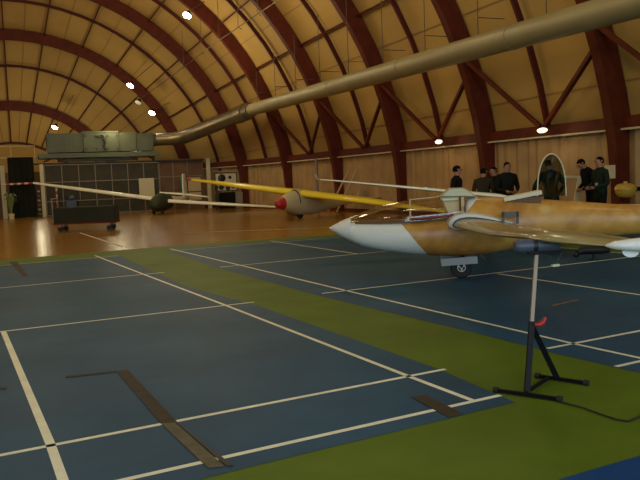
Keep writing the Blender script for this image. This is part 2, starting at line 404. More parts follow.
for l,t,on in LAMPS:
    lamp(l,t,on,1.5 if l[2]>10 else .8)
    if on: plight((l[0]-1.2,l[1]-.6,l[2]-2.2),170)
for y in(-3,4.5,12,20,28,36):
    for x in(-9,0,9):
        z=math.sqrt(W(y)**2-x*x)-3.6
        plight((x,y,z),(250 if x<5 else 150)*(.7 if y<8 else 1))
for (x,y,z),t in(((14.02,16.91,2.66),'small oval wall lamp on the beam, nearest to the right edge'),((13.83,22.1,2.66),'small round wall lamp on the beam above the man in a black jacket')):
    o=thing('wall_lamp',t,'lamp',(x,y,z),0,'wall lamps on the beam')
    b=MB(); b.lathe((.10,0,0),[(.13,0),(.15,-.05),(.13,-.06)],(1,0,0),14); b.build('base',M['darkmetal'],o)
    b=MB(); b.ell((.02,0,0),(.07,.22,.075)); b.build('lens',M['lamp_w'],o)
    plight((x-.25,y,z-.05),9,(1,.72,.35),.1)

# ------------------------------------------------------------------ duct, unit, cage
t=thing('ventilation_duct','long round pale metal duct sloping along the right side of the vault','duct',(11.6,20,4.91))
o_=Vector((11.6,20,4.91))
def dz_(y): return 4.74+.0185*(y-11)
d=MB(); d.tube([Vector((11.6,y,dz_(y)))-o_ for y in(-8.5,10,36.6)],.305,28); d.build('main_pipe',M['duct'],t)
for y in(-2,4,9.5,15,20.5,26,31.5):
    d=MB(); z=dz_(y); d.tube([Vector((11.6,y-.03,z))-o_,Vector((11.6,y+.03,z))-o_],.315,28); d.build('joint_band',M['duct'],t)
d=MB(); d.tube([Vector((11.6,36.2,dz_(36.2)))-o_,Vector((11.55,37.1,5.18))-o_],.37,24); d.build('collar',M['duct_dark'],t)
d=MB(); d.tube([Vector((11.56,37.0,5.19))-o_,Vector((11.45,38.0,5.10))-o_],.45,24); d.build('reducer',M['duct_dark'],t)
d=MB(); d.tube([Vector((11.5,37.6,5.14))-o_,Vector((9.95,43.4,4.44))-o_,Vector((9.75,43.9,4.37))-o_,Vector((9.45,44.3,4.33))-o_,Vector((9.1,44.75,4.32))-o_,Vector((8.30,45.2,4.32))-o_],[.41,.41,.40,.39,.38,.37],24); d.build('bent_pipe',M['duct_dark'],t)
for y in sorted(ARCH+SEC):
    if 5<y<37:
        zt_=math.sqrt(max(0,(W(y)+.1)**2-11.92**2)); z=dz_(y)
        h=MB(); h.tube([Vector((11.92,y-.5,zt_))-o_,Vector((11.92,y-.5,z+.1))-o_],.014,6)
        h.tube([Vector((11.92,y-.5,z+.85))-o_,Vector((min(12.8,math.sqrt(W(y)**2-(z+.85)**2)),y-.5,z+.85))-o_],.012,6); h.build('hanger',M['rod'],t)
t=thing('cable_conduit','thin dark cable conduit hung on small brackets below the upper vault','conduit',(9.9,25,8.4))
o_=Vector((9.9,25,8.4)); d=MB(); d.tube([Vector((9.9,8,8.35))-o_,Vector((9.9,25,8.4))-o_,Vector((9.5,35.5,8.25))-o_,Vector((8.6,45,7.5))-o_],.022,6); d.build('tube',M['rod'],t)
for y in(12.5,15,20.5,23.4,26,29,31.5,34.3,37,40):
    x=interp([(8,9.9),(25,9.9),(35.5,9.5),(45,8.6)],y); z=interp([(8,8.35),(25,8.4),(35.5,8.25),(45,7.5)],y)
    zt_=math.sqrt(W(y)**2-x*x); h=MB(); h.tube([Vector((x,y,z))-o_,Vector((x,y,zt_))-o_],.012,6); h.tube([Vector((x,y,z))-o_,Vector((x+.25,y+.3,z))-o_],.012,6); h.build('bracket',M['rod'],t)

CY=44.8
t=thing('ventilation_unit','large grey green box shaped ventilation unit on a platform above the cage','ventilation unit',(5.05,CY+.9,3.62))
for x0,x1,nm,dz in((-3.0,-1.05,'left_casing',0),(-1.03,1.0,'fan_casing',.10),(1.02,2.0,'right_casing',.0),(2.02,3.0,'filter_casing',-.06)):
    b=MB(); b.box(((x0+x1)/2,0,.58+dz/2),(x1-x0,1.8,1.08+dz))
    for z in(.06,1.08+dz): b.box(((x0+x1)/2,-.9,z),(x1-x0,.06,.06))
    for x in(x0+.04,x1-.04): b.box((x,-.9,.55),(.05,.06,1.05))
    b.build(nm,M['ahu'],t)
for x0,x1 in((-3.0,-1.05),(2.02,3.0)):
    n_=int((x1-x0)/.24)
    for k in range(1,n_):
        b=MB(); b.box((x0+(x1-x0)*k/n_,-.905,.56),(.03,.03,.9)); b.build('panel_rib',M['ahu'],t)
for x in(-.9,-.3,.35,.9):
    for z in(.2,.95):
        b=MB(); b.box((x,-.93,z),(.07,.05,.10)); b.build('latch',M['ahu_dark'],t)
b=MB(); b.tube([(.0,-.97,1.0),(.15,-1.0,.95),(.1,-1.0,.75),(.2,-1.0,.6),(.12,-.98,.3),(.25,-.96,.1)],.05,8); b.box((.2,-.95,.65),(.12,.08,.35)); b.box((-.05,-.95,.92),(.35,.08,.12)); b.build('pipework',M['ahu_dark'],t)
b=MB(); b.lathe((3.0,-.5,.70),[(.44,0),(.41,.12),(.39,.22)],(1,0,0),24); b.build('outlet_spigot',M['ahu'],t)
t=thing('unit_platform','grey steel platform with open braces carrying the ventilation unit','platform',(5.0,CY+.9,3.1))
b=MB(); b.box((0,-1.0,.36),(6.9,.10,.26)); b.box((0,1.0,.36),(6.9,.10,.26)); b.box((0,0,.44),(6.9,2.0,.10)); b.build('deck',M['ahu'],t)
for x in(-3.2,-2.4,2.0,3.0):
    b=MB(); b.bar((x,-.95,.02),(x+(.5 if x<0 else -.4),-.95,.25),.09); b.build('strut',M['purlin'],t)
b=MB(); b.box((-.2,-.8,.08),(4.6,.3,.16)); b.build('cross_beam',M['ahu_dark'],t)

t=thing('storage_cage','long grey framed storage cage with dark mesh panels at the end of the hall','cage',(1.8,CY,0))
H=2.95
b=MB(); b.box((3.2,.06,H/2),(6.4,.02,H)); b.build('mesh_panel',M['mesh_dark'],t)
b=MB(); b.box((7.85,.3,H/2+.08),(2.9,.02,H+.16)); b.build('board_panel',M['panel_brown'],t)
for k in range(8):
    b=MB(); b.box((.0+k*.93,0,H/2),(.045,.06,H)); b.build('upright',M['frame_grey'],t)
for z,nm in((.04,'bottom_rail'),(.85,'low_rail'),(1.95,'middle_rail'),(H-.02,'top_rail')):
    b=MB(); b.box((3.2,0,z),(6.5,.06,.05)); b.build(nm,M['frame_grey'],t)
b=MB(); b.box((3.9,.5,H+.08),(10.9,1.2,.06)); b.build('roof_sheet',M['ahu_dark'],t)
for x in(6.5,7.4,8.3): 
    b=MB(); b.box((x,.26,H/2),(.05,.05,H)); b.build('upright',M['frame_grey'],t)
b=MB(); b.box((7.8,.26,2.05),(2.8,.05,.05)); b.build('middle_rail',M['frame_grey'],t)
b=MB(); b.box((-.16,-.2,1.5),(.20,.12,3.0)); tag(b.build('white_post',M['cream']),'wide cream post at the left end of the storage cage','post').location=(1.8,CY,0)
b=MB(); b.box((.34,0,1.55),(.22,.14,3.1)); tag(b.build('end_post',M['cream']),'cream post at the right end of the brown boards beside the sign','post').location=(10.98,CY-.1,0)
b=MB(); b.box((0,0,1.5),(.24,.14,3.0)); tag(b.build('curtain_post',M['cream']),'pale post at the left edge of the picture beside the dark curtain','post').location=(-.42,45.4,0)
def sheet(nm,label,cat,x0,x1,z0,z1,y,m):
    b=MB(); b.box(((x0+x1)/2,y,(z0+z1)/2),(x1-x0,.03,z1-z0)); return tag(b.build(nm,m),label,cat)
sheet('cream_panel','pale cream rectangular board hung on the cage behind the green nosed glider','board',7.05,7.95,.75,2.0,CY-.08,M['cream'])
sheet('teal_panel','narrow teal panel standing beside the white tail fin','board',9.55,9.98,.75,2.0,CY+.1,M['teal'])
sheet('notice_sheet','pale tan notice sheet on the brown boards above its shorter twin','poster',10.05,10.85,1.10,1.95,CY+.1,M['sheet'])
sheet('notice_sheet','lower pale tan notice sheet near the white stabiliser','poster',10.08,10.85,.55,1.04,CY+.1,M['sheet'])
# clutter seen inside the cage front
for x,y,z,sx,sz,m,nm,lab in((2.35,44.3,0,.35,1.75,'cream','striped_marker','slim red and white marker stick standing behind the cart'),
     ):
    b=MB()
    for k in range(10): b.tube([(x,y,k*.18),(x,y,k*.18+.18)],.05,8,mi=k%2)
    tag(b.build(nm,[M['cream'],M['red']]),lab,'marker pole')
b=MB(); b.box((3.1,44.35,.45),(.55,.4,.9)); b.ell((3.1,44.3,1.0),(.22,.2,.18)); tag(b.build('sack_bin',M['bluegrey']),'blue grey bin of stuff in front of the cage behind the cart','bin')
b=MB(); b.box((3.7,44.4,.4),(.4,.4,.8)); tag(b.build('green_box',M['olive']),'olive box beside the blue grey bin before the cage','box')
# dark curtain, barrier, shelf at the far left
a=MB(); pts=[(-.12+1.35*k/28,44.52+(.05 if k%2 else -.06)+.03*math.sin(k)) for k in range(29)]; n=29
a.add([(x,y,.02) for x,y in pts]+[(x,y,3.42) for x,y in pts],[(i,i+1,n+i+1,n+i) for i in range(n-1)]); tag(a.build('dark_curtain',M['curtain'],fix=False),'tall dark green curtain hanging between pale posts','curtain')
t=thing('striped_barrier_pole','red and white striped barrier pole across the dark curtain','pole',(-.45,44.35,1.92))
for k in range(8):
    b=MB(); b.tube([(k*.19,0,k*.003),((k+1)*.19,0,(k+1)*.003)],.06,10); b.build('red_band' if k%2 else 'white_band',M['red'] if k%2 else M['cream'],t)
t=thing('storage_rack','dark rack of small black and pale items beside the cage post','rack',(1.5,45.3,0))
b=MB(); 
for x in(-.22,.22): b.box((x,0,.75),(.04,.3,1.5))
b.build('rack_frame',M['ahu_dark'],t)
for k in range(6):
    b=MB(); b.box((0,0,.1+.26*k),(.44,.3,.03)); b.build('shelf',M['ahu_dark'],t)
for k in range(6):
    b=MB(); b.box((-.08,-.05,.168+.26*k),(.14,.2,.1)); tag(b.build('rack_box',M['cream'] if k%2 else M['frame_grey']),'small %s box on %s shelf of the dark rack'%(('cream' if k%2 else 'grey'),('bottom','second','third','fourth','fifth','top')[k]),'box','boxes on the dark rack').location=(1.5,45.3,0)
t=thing('potted_plant','green plant with pale leaves in front of the dark curtain','plant',(-.1,44.0,0))
b=MB(); b.lathe((0,0,0),[(.13,0),(.17,.3),(.15,.3)],n=14); b.build('pot',M['cream'],t)
b=MB()
for k in range(14):
    a_=k*2.4; l=R.uniform(.7,1.2); p=Vector((math.cos(a_)*.22,math.sin(a_)*.22,.3+l)); b.bar((0,0,.3),p,.09,.012); b.bar(p,p+Vector((math.cos(a_)*.15,math.sin(a_)*.15,-.15)),.08,.012)
b.build('leaves',mat('pale_green_leaf',(.16,.20,.05),.6),t)

t=thing('guard_rail','thin pale guard rail on the cage roof left of the ventilation unit','rail',(.0,CY+.3,3.075))
for z in(.35,1.0):
    b=MB(); b.bar((-1.2,0,z),(1.4,0,z),.05); b.build('rail',M['sheet'],t)
for x in(-1.1,.1,1.35):
    b=MB(); b.bar((x,0,0),(x,0,1.02),.05); b.build('post',M['sheet'],t)
# sign board, cabinet right of the cage (by the wall)
t=thing('sign_board','white board of dark shapes in a black frame on the wall past the cage','sign',(11.8,42.5,0))
b=MB(); b.box((0,0,1.60),(1.30,.03,1.05)); b.build('board',M['paper'],t)
b=MB()
for x in(-.66,.66): b.box((x,-.01,1.60),(.06,.06,1.1))
for z in(1.06,2.12): b.box((0,-.01,z),(1.36,.06,.06))
b.box((-.4,-.01,.53),(.05,.05,1.06)); b.box((.4,-.01,.53),(.05,.05,1.06)); b.build('frame',M['ahu_dark'],t)
for x,z,w_,h_ in((-.25,1.82,.5,.28),(.25,1.85,.22,.35),(-.3,1.28,.35,.3),(.1,1.22,.3,.2),(.42,1.26,.2,.22)):
    b=MB(); b.lathe((x,-.02,z),[(w_*.5,0),(w_*.45,-.02)],(0,1,0),7); b.build('dark_shape',M['black'],t)
t=thing('cabinet','low dark grey cabinet below the framed sign','cabinet',(11.7,42.0,0)); b=MB(); b.box((0,0,.5),(.85,.4,.95)); b.build('body',M['jdark'],t)
b=MB(); b.box((0,-.21,.5),(.78,.02,.85)); b.build('door',M['jdark'],t)
b=MB(); b.box((12.35,41.9,.5),(.42,.35,.95)); tag(b.build('grey_locker',M['frame_grey']),'small pale grey locker right of the dark cabinet','locker')
b=MB(); b.tube([(11.05,41.9,0),(11.08,41.9,.7),(11.05,41.9,1.25)],[.10,.13,.05],8); b.ell((11.05,41.9,1.3),(.11,.11,.13)); tag(b.build('golf_bag',M['black']),'slim black upright bag at the left of the dark cabinet','bag')

# poles at the right wall
b=MB(); b.tube([(13.55,32.6,0),(13.55,32.6,2.5)],.08,12); tag(b.build('grey_pipe',M['frame_grey']),'vertical grey pipe on the wall near the upturned white wing tip','pipe')
for p,q,l in(((13.35,30.9,.05),(13.62,29.0,1.9),'longer pale stick leaning on the tan wall behind the yellow wing'),((13.35,29.9,.05),(13.62,28.3,1.85),'shorter pale stick leaning beside the arch foot behind the yellow wing')):
    b=MB(); b.tube([p,q],.045,8); tag(b.build('leaning_stick',M['sheet']),l,'stick','sticks leaning on the wall')
b=MB(); b.box((0,0,0),(.03,.34,.34)); tag(b.build('wall_notice',M['paper']),'small white paper notice fixed on the arch at right','notice').location=(14.10,14.42,1.42)
t=thing('yellow_canister','squat round yellow canister fixed to the wall by the right arch','canister',(13.99,13.8,.97))
b=MB(); b.lathe((0,0,0),[(.06,-.2),(.17,-.18),(.235,-.08),(.25,.0)],n=24); b.build('lower_shell',M['yellow_drum'],t)
b=MB(); b.lathe((0,0,0),[(.262,.0),(.262,.03),(.235,.09),(.18,.14),(.05,.16)],n=24); b.build('upper_shell',M['yellow_drum'],t)
b=MB(); b.tube([(0,0,.15),(0,0,.2)],.05,10); b.build('cap',M['sheet'],t)
b=MB(); b.box((.36,0,0),(.42,.1,.1)); b.build('bracket',M['darkmetal'],t)
t=thing('white_trestle','pale high trestle rail with a slanting leg behind the leaning man','trestle',(12.62,14.05,0))
b=MB(); b.bar((-.42,.15,1.36),(.30,-.12,1.32),.04,.06); b.build('rail',M['cream'],t)
for p,q in(((.10,-.05,1.3),(-.15,.05,0)),((.12,-.04,1.3),(.30,.30,0))):
    b=MB(); b.bar(p,q,.06); b.build('leg',M['cream'],t)

# ------------------------------------------------------------------ floor tape, cable
def tape(pts,m,lab,nm='floor_tape',cat='tape'):
    b=MB(); n=len(pts); b.add([(x,y,.0065) for x,y in pts]+[(x,y,.009) for x,y in pts],[tuple(range(n-1,-1,-1)),tuple(range(n,2*n))]+[(i,(i+1)%n,n+(i+1)%n,n+i) for i in range(n)]); return tag(b.build(nm,m),lab,cat)
tape([(.70,6.18),(.79,6.18),(.88,4.62),(.78,4.66)],M['tape'],'dark brown half of the worn tape strip crossing the nearest white line')
tape([(.78,4.655),(.865,4.62),(.955,3.76),(.87,3.78)],M['tape_grey'],'grey worn tape strip ending at the green floor edge')
tape([(.872,4.62),(.885,4.6),(1.0,3.74),(.965,3.76)],M['black'],'thin black edging strip along the grey worn tape')
tape([(.30,6.25),(.70,6.21),(.70,6.15),(.30,6.19)],M['tape'],'short thin brown tape strip pointing left from the long strip')
tape([(2.44,4.33),(2.55,4.32),(2.55,3.86),(2.43,3.85)],M['tape'],'short wide brown tape patch across the white line near the stand')
tape([(-.16,17.2),(0,17.15),(.17,14.1),(.08,14.15)],M['tape'],'narrow brown tape strip far away beside the wooden floor')
tape([(-.3,6.2),(-.14,6.14),(-.14,6.08),(-.3,6.12)],M['tape'],'tiny brown tape piece at the left edge of the picture')
tape([(5.50,6.54),(5.98,6.665),(5.99,6.62),(5.51,6.49)],mat('tan_tape',(.20,.13,.05),.7,var=.3,scale=9),'faint pale tan tape piece on the blue court beyond the stand')
b=MB(); b.tube([(3.22,3.76,.012),(3.26,3.58,.012),(3.265,3.40,.012),(3.275,3.30,.012),(3.31,3.25,.012),(3.37,3.26,.012),(3.5,3.30,.012),(3.9,3.35,.012)],.006,6); tag(b.build('floor_cable',M['black']),'thin black cable lying on the green floor from the stand','cable')

# ------------------------------------------------------------------ wing and glider helpers
AF=[(0,0),(.012,.028),(.05,.055),(.12,.078),(.25,.09),(.4,.085),(.6,.062),(.8,.032),(1,.003)]
AFL=[(.8,-.008),(.6,-.018),(.4,-.030),(.25,-.037),(.12,-.036),(.05,-.028),(.012,-.015)]
def wing_mesh(st,th=1.0):       # stations: (x_le,y,z,x_te)
    r=[]
    for s_ in st:
        xl,y,z,xt=s_[:4]; c=xl-xt; tt=s_[4] if len(s_)>4 else th
        tw=s_[5] if len(s_)>5 else 0
        r.append([Vector((xl-u*c,y,z+w_*c*tt-u*tw)) for u,w_ in AF+AFL])
    b=MB(); b.loft(r); return b
def sect(x,zb,zt,hw,sq=2.0,n=28,yc=0):
    zc=(zb*.52+zt*.48); out=[]
    for k in range(n):
        a=2*PI*k/n; c,s_=math.cos(a),math.sin(a)
        e=2/sq if s_>0 else 1.0
        yy=math.copysign(abs(c)**(e if s_>0 else .95),c)*hw; zz=math.copysign(abs(s_)**(e if s_>0 else .95),s_)
        out.append(Vector((x,yc+yy,zc+zz*(zt-zc if s_>0 else zc-zb))))
    return out
def dens(st,n):                 # resample stations (x, zb, zt, hw, sq)
    xs=[s_[0] for s_ in st]; out=[]
    tabs=[sorted([(-s_[0],s_[i]) for s_ in st]) for i in range(1,5)]
    xr=sorted(set([lerp(xs[0],xs[-1],(k/n)**2*.35+(k/n)*.65) for k in range(n+1)]+[q for q in xs]),reverse=True)
    for x in xr: out.append((x,*[smooth_tab(tb,-x) for tb in tabs]))
    return out
def fuselage(st,n=44): 
    b=MB(); b.loft([sect(*q) for q in dens(st,n)]); return b

# ------------------------------------------------------------------ the brown glider
T=Vector((.865,-.501,0)); gx_=math.atan2(.501,-.865)
g=thing('glider','brown and gold glider with a white pointed nose standing on the blue court','glider',(6.03,9.10,0),gx_)
st=[(1.93,.775,.80,.008,2),(1.88,.742,.828,.052,2),(1.76,.662,.885,.118,2),(1.605,.580,.94,.172,2.1),(1.595,.575,.868,.175,2.4),(1.40,.492,.866,.21,2.6),(1.15,.435,.865,.25,2.8),(.70,.368,.87,.292,3),(.25,.33,.90,.32,3),(-.02,.32,.94,.325,2.6),(-.10,.32,1.15,.32,2.2),(-.22,.325,1.185,.32,2.1),(-.58,.375,1.16,.30,2),(-1.14,.48,1.115,.255,2),(-1.70,.53,1.06,.21,2),(-2.52,.565,.98,.17,2),(-3.6,.66,.92,.115,2),(-4.5,.72,.90,.08,2),(-4.7,.76,.88,.05,2)]
fuselage(st,56).build('fuselage',M['camo'],g)
# cockpit opening lining, sill trim
ct=[(1.54,.875),(1.15,.872),(.70,.878),(.25,.908),(-.02,.945)]
hwt=[(-1.6,.10),(-1.15,.19),(-.70,.235),(-.25,.26),(.05,.26)]
b=MB(); b.loft([[Vector((x,y*smooth_tab(hwt,-x),z+.004)) for y in(-1,-.5,0,.5,1)]+[Vector((x,y*smooth_tab(hwt,-x),z-.03)) for y in(1,.5,0,-.5,-1)] for x,z in ct]); b.build('cockpit_lining',M['cockpit'],g)
b=MB()
for s_ in(-1,1): b.tube([(x,s_*(smooth_tab(hwt,-x)+.025),z+.012) for x,z in [(.72,.885),(.45,.898),(.25,.915),(-.02,.945),(-.06,.95)]],.02,8)
b.build('sill_trim',M['redbrown'],g)
def arcz(x,z0,z1,hw,n=18): return [Vector((x,hw*math.cos(PI*k/n),z0+(z1-z0)*max(0,math.sin(PI*k/n))**.9)) for k in range(n+1)]
cg=[(1.60,.865,.94,.13),(1.5,.865,.985,.155),(1.42,.862,1.02,.175),(1.09,.862,1.115,.225),(.72,.868,1.175,.26),(.28,.90,1.205,.285),(-.06,.94,1.21,.29)]
b=MB(); b.loft([arcz(*q) for q in cg],caps=False,closed=False); b.build('canopy_glass',M['glass'],g,fix=False)
b=MB(); b.tube(arcz(.72,.868,1.178,.262),.012,6); b.build('canopy_bow',M['sheet'],g)
b=MB(); b.tube(arcz(-.06,.95,1.21,.285),.014,6); b.build('rear_frame',M['cockpit'],g)
b=MB(); b.tube([(.72,0,1.172),(.28,0,1.202),(-.08,0,1.207)],.008,6); b.build('canopy_ridge',M['ivory'],g)
# pale headrest and domed fairing behind the seat
def prism(prof,hw,nm,m):
    b=MB(); n=len(prof); ins=.82
    cx=sum(p[0] for p in prof)/n; cz=sum(p[1] for p in prof)/n
    rr=[[Vector((cx+(x-cx)*k,y,cz+(z-cz)*k)) for x,z in prof] for y,k in((-hw,ins),(-hw*.75,1),(hw*.75,1),(hw,ins))]
    b.loft(rr); b.sm=[False]*len(b.f); return b.build(nm,m,g)
prism([(.285,1.195),(.0,1.195),(.0,.955),(.19,.955)],.17,'headrest',M['ivory'])
prism([(.30,1.205),(.18,1.30),(.14,1.325),(-.05,1.325),(-.10,1.30),(-.24,1.19)],.20,'canopy_dome',mat('milky_dome',(.52,.52,.33),.3,coat=.4))
b=MB(); b.box((-.03,0,1.075),(.045,.52,.24)); b.build('bulkhead',M['sheet'],g)
# wings
nw=[(.10,.26,.79,-.66,1.35),(.12,.45,.805,-.66,1.3),(.10,.9,.818,-.675,1.15),(-.02,2.4,.865,-.78,1.0),(-.08,3.26,.90,-.82,.95),(-.15,4.6,.985,-.88,.9,.006),(-.16,5.3,1.035,-.88,.85,.024),(-.15,5.6,1.053,-.87,.8,.032),(-.24,5.78,1.048,-.86,.7,.020),(-.42,5.90,1.035,-.85,.5),(-.56,5.97,1.025,-.84,.35)]
wing_mesh(nw).build('near_wing',M['wing_tan'],g)
fw=[(x,-y,.80+(z-.79)*.25,xt,t_) for x,y,z,xt,t_ in [q[:5] for q in nw]]
wing_mesh(fw).build('far_wing',M['wing_tan'],g)
rb=[]
for s_,nm in((1,'near_root_fairing'),(-1,'far_root_fairing')):
    rb=MB(); rr=[]
    for y,gx2,gz2 in((.22,1.32,2.1),(.33,1.25,1.85),(.38,1.21,1.7),(.386,1.10,1.3)):
        rr.append([Vector((-.28+((.10-.76*u)+.28)*gx2+.0,s_*y,.80+w_*.76*1.35*gz2)) for u,w_ in AF+AFL])
    rb.loft(rr); ro=rb.build(nm,M['lightgrey'],g)
    rb=MB(); rb.loft([[Vector((-.28+((.10-.76*u)+.28)*1.075,s_*y,.80+w_*.76*1.35*1.22)) for u,w_ in AF+AFL] for y in(.36,.389)]); rb.build('gap_shade',M['black'],ro)  # black band painted in for the shaded gap between fairing and wing
for s_ in(1,):
    b=MB(); b.ell((-.96,s_*5.975,1.026),(.40,.07,.052),n=18,m=12,mtx=Matrix.Identity(4)); 
    tp=b.build('wingtip_fairing',M['white'],g)
    b=MB(); pr=[[Vector((-.725+.055*math.cos(PI+PI*k/12),s_*5.955+e,.990+.045*math.sin(PI+PI*k/12))) for k in range(13)] for e in(-.012,.012)]
    b.loft(pr); b.build('tip_skid',M['white'],tp)
b=MB(); b.ell((-.92,-5.955,.87),(.40,.055,.046),n=18,m=12); b.build('wingtip_fairing',M['white'],g)
# raised air brake on the near wing
b=MB(); b.box((-.57,.42,.885),(.035,.03,.17)); b.box((-.765,.42,.885),(.035,.03,.17)); b.box((-.667,.42,.93),(.23,.03,.08)); b.build('air_brake',mat('grey_brown_metal',(.10,.085,.06),.5),g)
# open hatch in the spine
b=MB(); b.box((-.88,0,1.11),(.52,.30,.09)); b.build('hatch_opening',M['cockpit'],g)
m_=Matrix.Rotation(math.radians(9.5),4,'Y'); b=MB(); b.box((-.88,.04,1.175),(.53,.30,.055),mtx=m_); b.build('hatch_lid',M['ivory'],g)
# undercarriage
b=MB(); pts=[(.155*math.cos(a),.155*math.sin(a)) for a in [2*PI*k/28 for k in range(28)]]
b.lathe((0,.05,.158),[(.09,-.05),(.14,-.052),(.156,-.03),(.158,0),(.156,.03),(.14,.052),(.09,.05)],(0,1,0),28); wl_=b.build('wheel',M['rubber'],g)
b=MB(); b.lathe((0,.05,.158),[(.085,-.045),(.085,.045)],(0,1,0),20)
b.build('rim',M['darkmetal'],wl_)
b=MB()
b.lathe((0,.095,.158),[(.062,0),(.062,.014),(.050,.014),(.050,0)],(0,1,0),20)
for k in range(3):
    a=2*PI*k/3+.4; b.bar((.015*math.cos(a),.10,.158+.015*math.sin(a)),(.055*math.cos(a),.10,.158+.055*math.sin(a)),.018,.010,up=(0,1,0))
b.lathe((0,.10,.158),[(.022,0),(.022,.015)],(0,1,0),12); b.build('hub',M['metal'],wl_)
for s_ in(-1,1):
    b=MB(); b.box((.035,s_*.20,.265),(.52,.015,.105),mtx=Matrix.Rotation(math.radians(3),4,'Y')); b.build('wheel_door',M['doorgrey'],g)
b=MB(); b.bar((0,-.06,.16),(-.05,-.06,.40),.05); b.bar((0,.12,.16),(-.02,.12,.36),.03); b.build('wheel_fork',M['darkmetal'],g)
b=MB(); b.bar((-.24,.1,.40),(-.33,.1,.27),.07,.03); b.build('door_strut',M['black'],g)
# tail (outside the picture to the right)
b=MB(); rr=[]
for z,xf,xr in((.80,-3.95,-4.75),(1.2,-4.15,-4.85),(1.75,-4.4,-4.95),(1.82,-4.5,-4.95)):
    c=xf-xr; rr.append([Vector((xf-u*c,w_*c*.8*(1 if i<9 else 2.2),z)) for i,(u,w_) in enumerate(AF+AFL)])
b.loft(rr); b.build('tail_fin',M['camo'],g)
for s_ in(-1,1): wing_mesh([(-4.25,s_*.05,1.0,-4.75,.8),(-4.35,s_*1.3,1.0,-4.72,.7)]).build('tailplane',M['wing_tan'],g)
b=MB(); b.lathe((-4.2,0,.09),[(.05,-.03),(.09,-.025),(.09,.025),(.05,.03)],(0,1,0),16); b.bar((-4.2,0,.1),(-4.15,0,.74),.05); b.build('tail_wheel',M['rubber'],g)

# ------------------------------------------------------------------ wing stand
t=thing('wing_stand','black folding stand with a pale tube and red knob holding up the glider wing','stand',(3.14,3.98,0))
def L_(x,y,z): return Vector((x-3.14,y-3.98,z))
RB=Vector((.96,-.29,0)).normalized()
b=MB(); b.bar(L_(3.15,3.99,.02),L_(3.255,4.058,.49),.036,.032,up=(.4,.9,0)); b.build('lower_post',M['darkmetal'],t)
b=MB(); b.bar(L_(3.235,4.045,.40),L_(3.36,4.124,.975),.024,.024,up=(.4,.9,0)); b.build('inner_tube',M['post_tan'],t)
b=MB(); b.bar(L_(3.25,4.06,.47),L_(3.55,4.16,.03),.036,.03,up=(.4,.9,0)); b.build('brace',M['darkmetal'],t)
for p,q,nm in(((3.01,4.14),(3.235,3.77),'front_foot'),((3.485,4.28),(3.645,3.97),'rear_foot')):
    b=MB(); b.bar(L_(*p,.02),L_(*q,.02),.024,.022); fo=b.build(nm,M['darkmetal'],t)
    for e,f_ in((p,q),(q,p)):
        d_=(Vector(e)-Vector(f_)).normalized(); b=MB(); b.tube([L_(*(Vector(e)-d_*.012),.021),L_(*(Vector(e)+d_*.022),.021)],.021,10); b.build('rubber_cap',M['rubber'],fo)
b=MB(); b.bar(L_(3.13,3.98,.025),L_(3.52,4.20,.025),.022,.02); b.build('base_link',M['darkmetal'],t)
b=MB(); b.tube([L_(3.255,4.03,.475),L_(3.285,4.02,.47),L_(3.315,4.01,.485),L_(3.33,4.005,.52)],[.012,.018,.018,.012],8); b.build('knob',M['red'],t)
c0=L_(3.217,4.184,1.006); c1=L_(3.503,4.064,1.006); ax=(c1-c0).normalized(); ln=(c1-c0).length
b=MB(); b.lathe(c0,[(.034,0),(.046,.02),(.047,.03),(.047,ln*.40)],ax,20); b.build('padding',M['bluegrey'],t)
b=MB(); b.lathe(c0+ax*ln*.40,[(.043,0),(.043,ln*.10)],ax,20); b.build('black_band',M['black'],t)
b=MB(); b.lathe(c0+ax*ln*.50,[(.047,0),(.047,ln*.11)],ax,20); b.build('padding',M['bluegrey'],t)
b=MB(); b.lathe(c0+ax*ln*.61,[(.046,0),(.046,ln*.34),(.041,ln*.39)],ax,20); b.build('roller',M['bluegrey'],t)
b=MB(); b.bar(c0+ax*ln*.3+Vector((0,-.0,-.045)),c0+ax*ln*.98+Vector((0,0,-.045)),.05,.035); b.build('bracket',M['darkmetal'],t)
b=MB(); q=c0+ax*ln*.72+Vector((0,0,-.05)); b.tube([q,q+Vector((.06,-.02,-.09)),q+Vector((.11,-.04,0))],.004,5); b.build('wire',M['black'],t)
b=MB(); b.box(q+Vector((.06,-.02,-.095)),(.06,.02,.016)); b.build('pull_tag',M['ivory'],t)

t=thing('black_case','low black case on a short stem on the floor under the glider','case',(8.93,9.5,0))
b=MB(); ax=Vector((.92,-.39,0)); b.tube([-ax*.27+Vector((0,0,.13)),-ax*.2+Vector((0,0,.17)),ax*.15+Vector((0,0,.16)),ax*.26+Vector((0,0,.15))],[.05,.075,.07,.04],12); b.build('body',M['black'],t)
b=MB(); b.tube([(0,0,0),(0,0,.12)],.025,8); b.tube([(0,0,0),(0,0,.015)],.07,12); b.build('stem',M['black'],t)
b=MB(); b.ell(-ax*.3+Vector((0,0,.10)),(.06,.05,.05)); b.build('knob',M['black'],t)

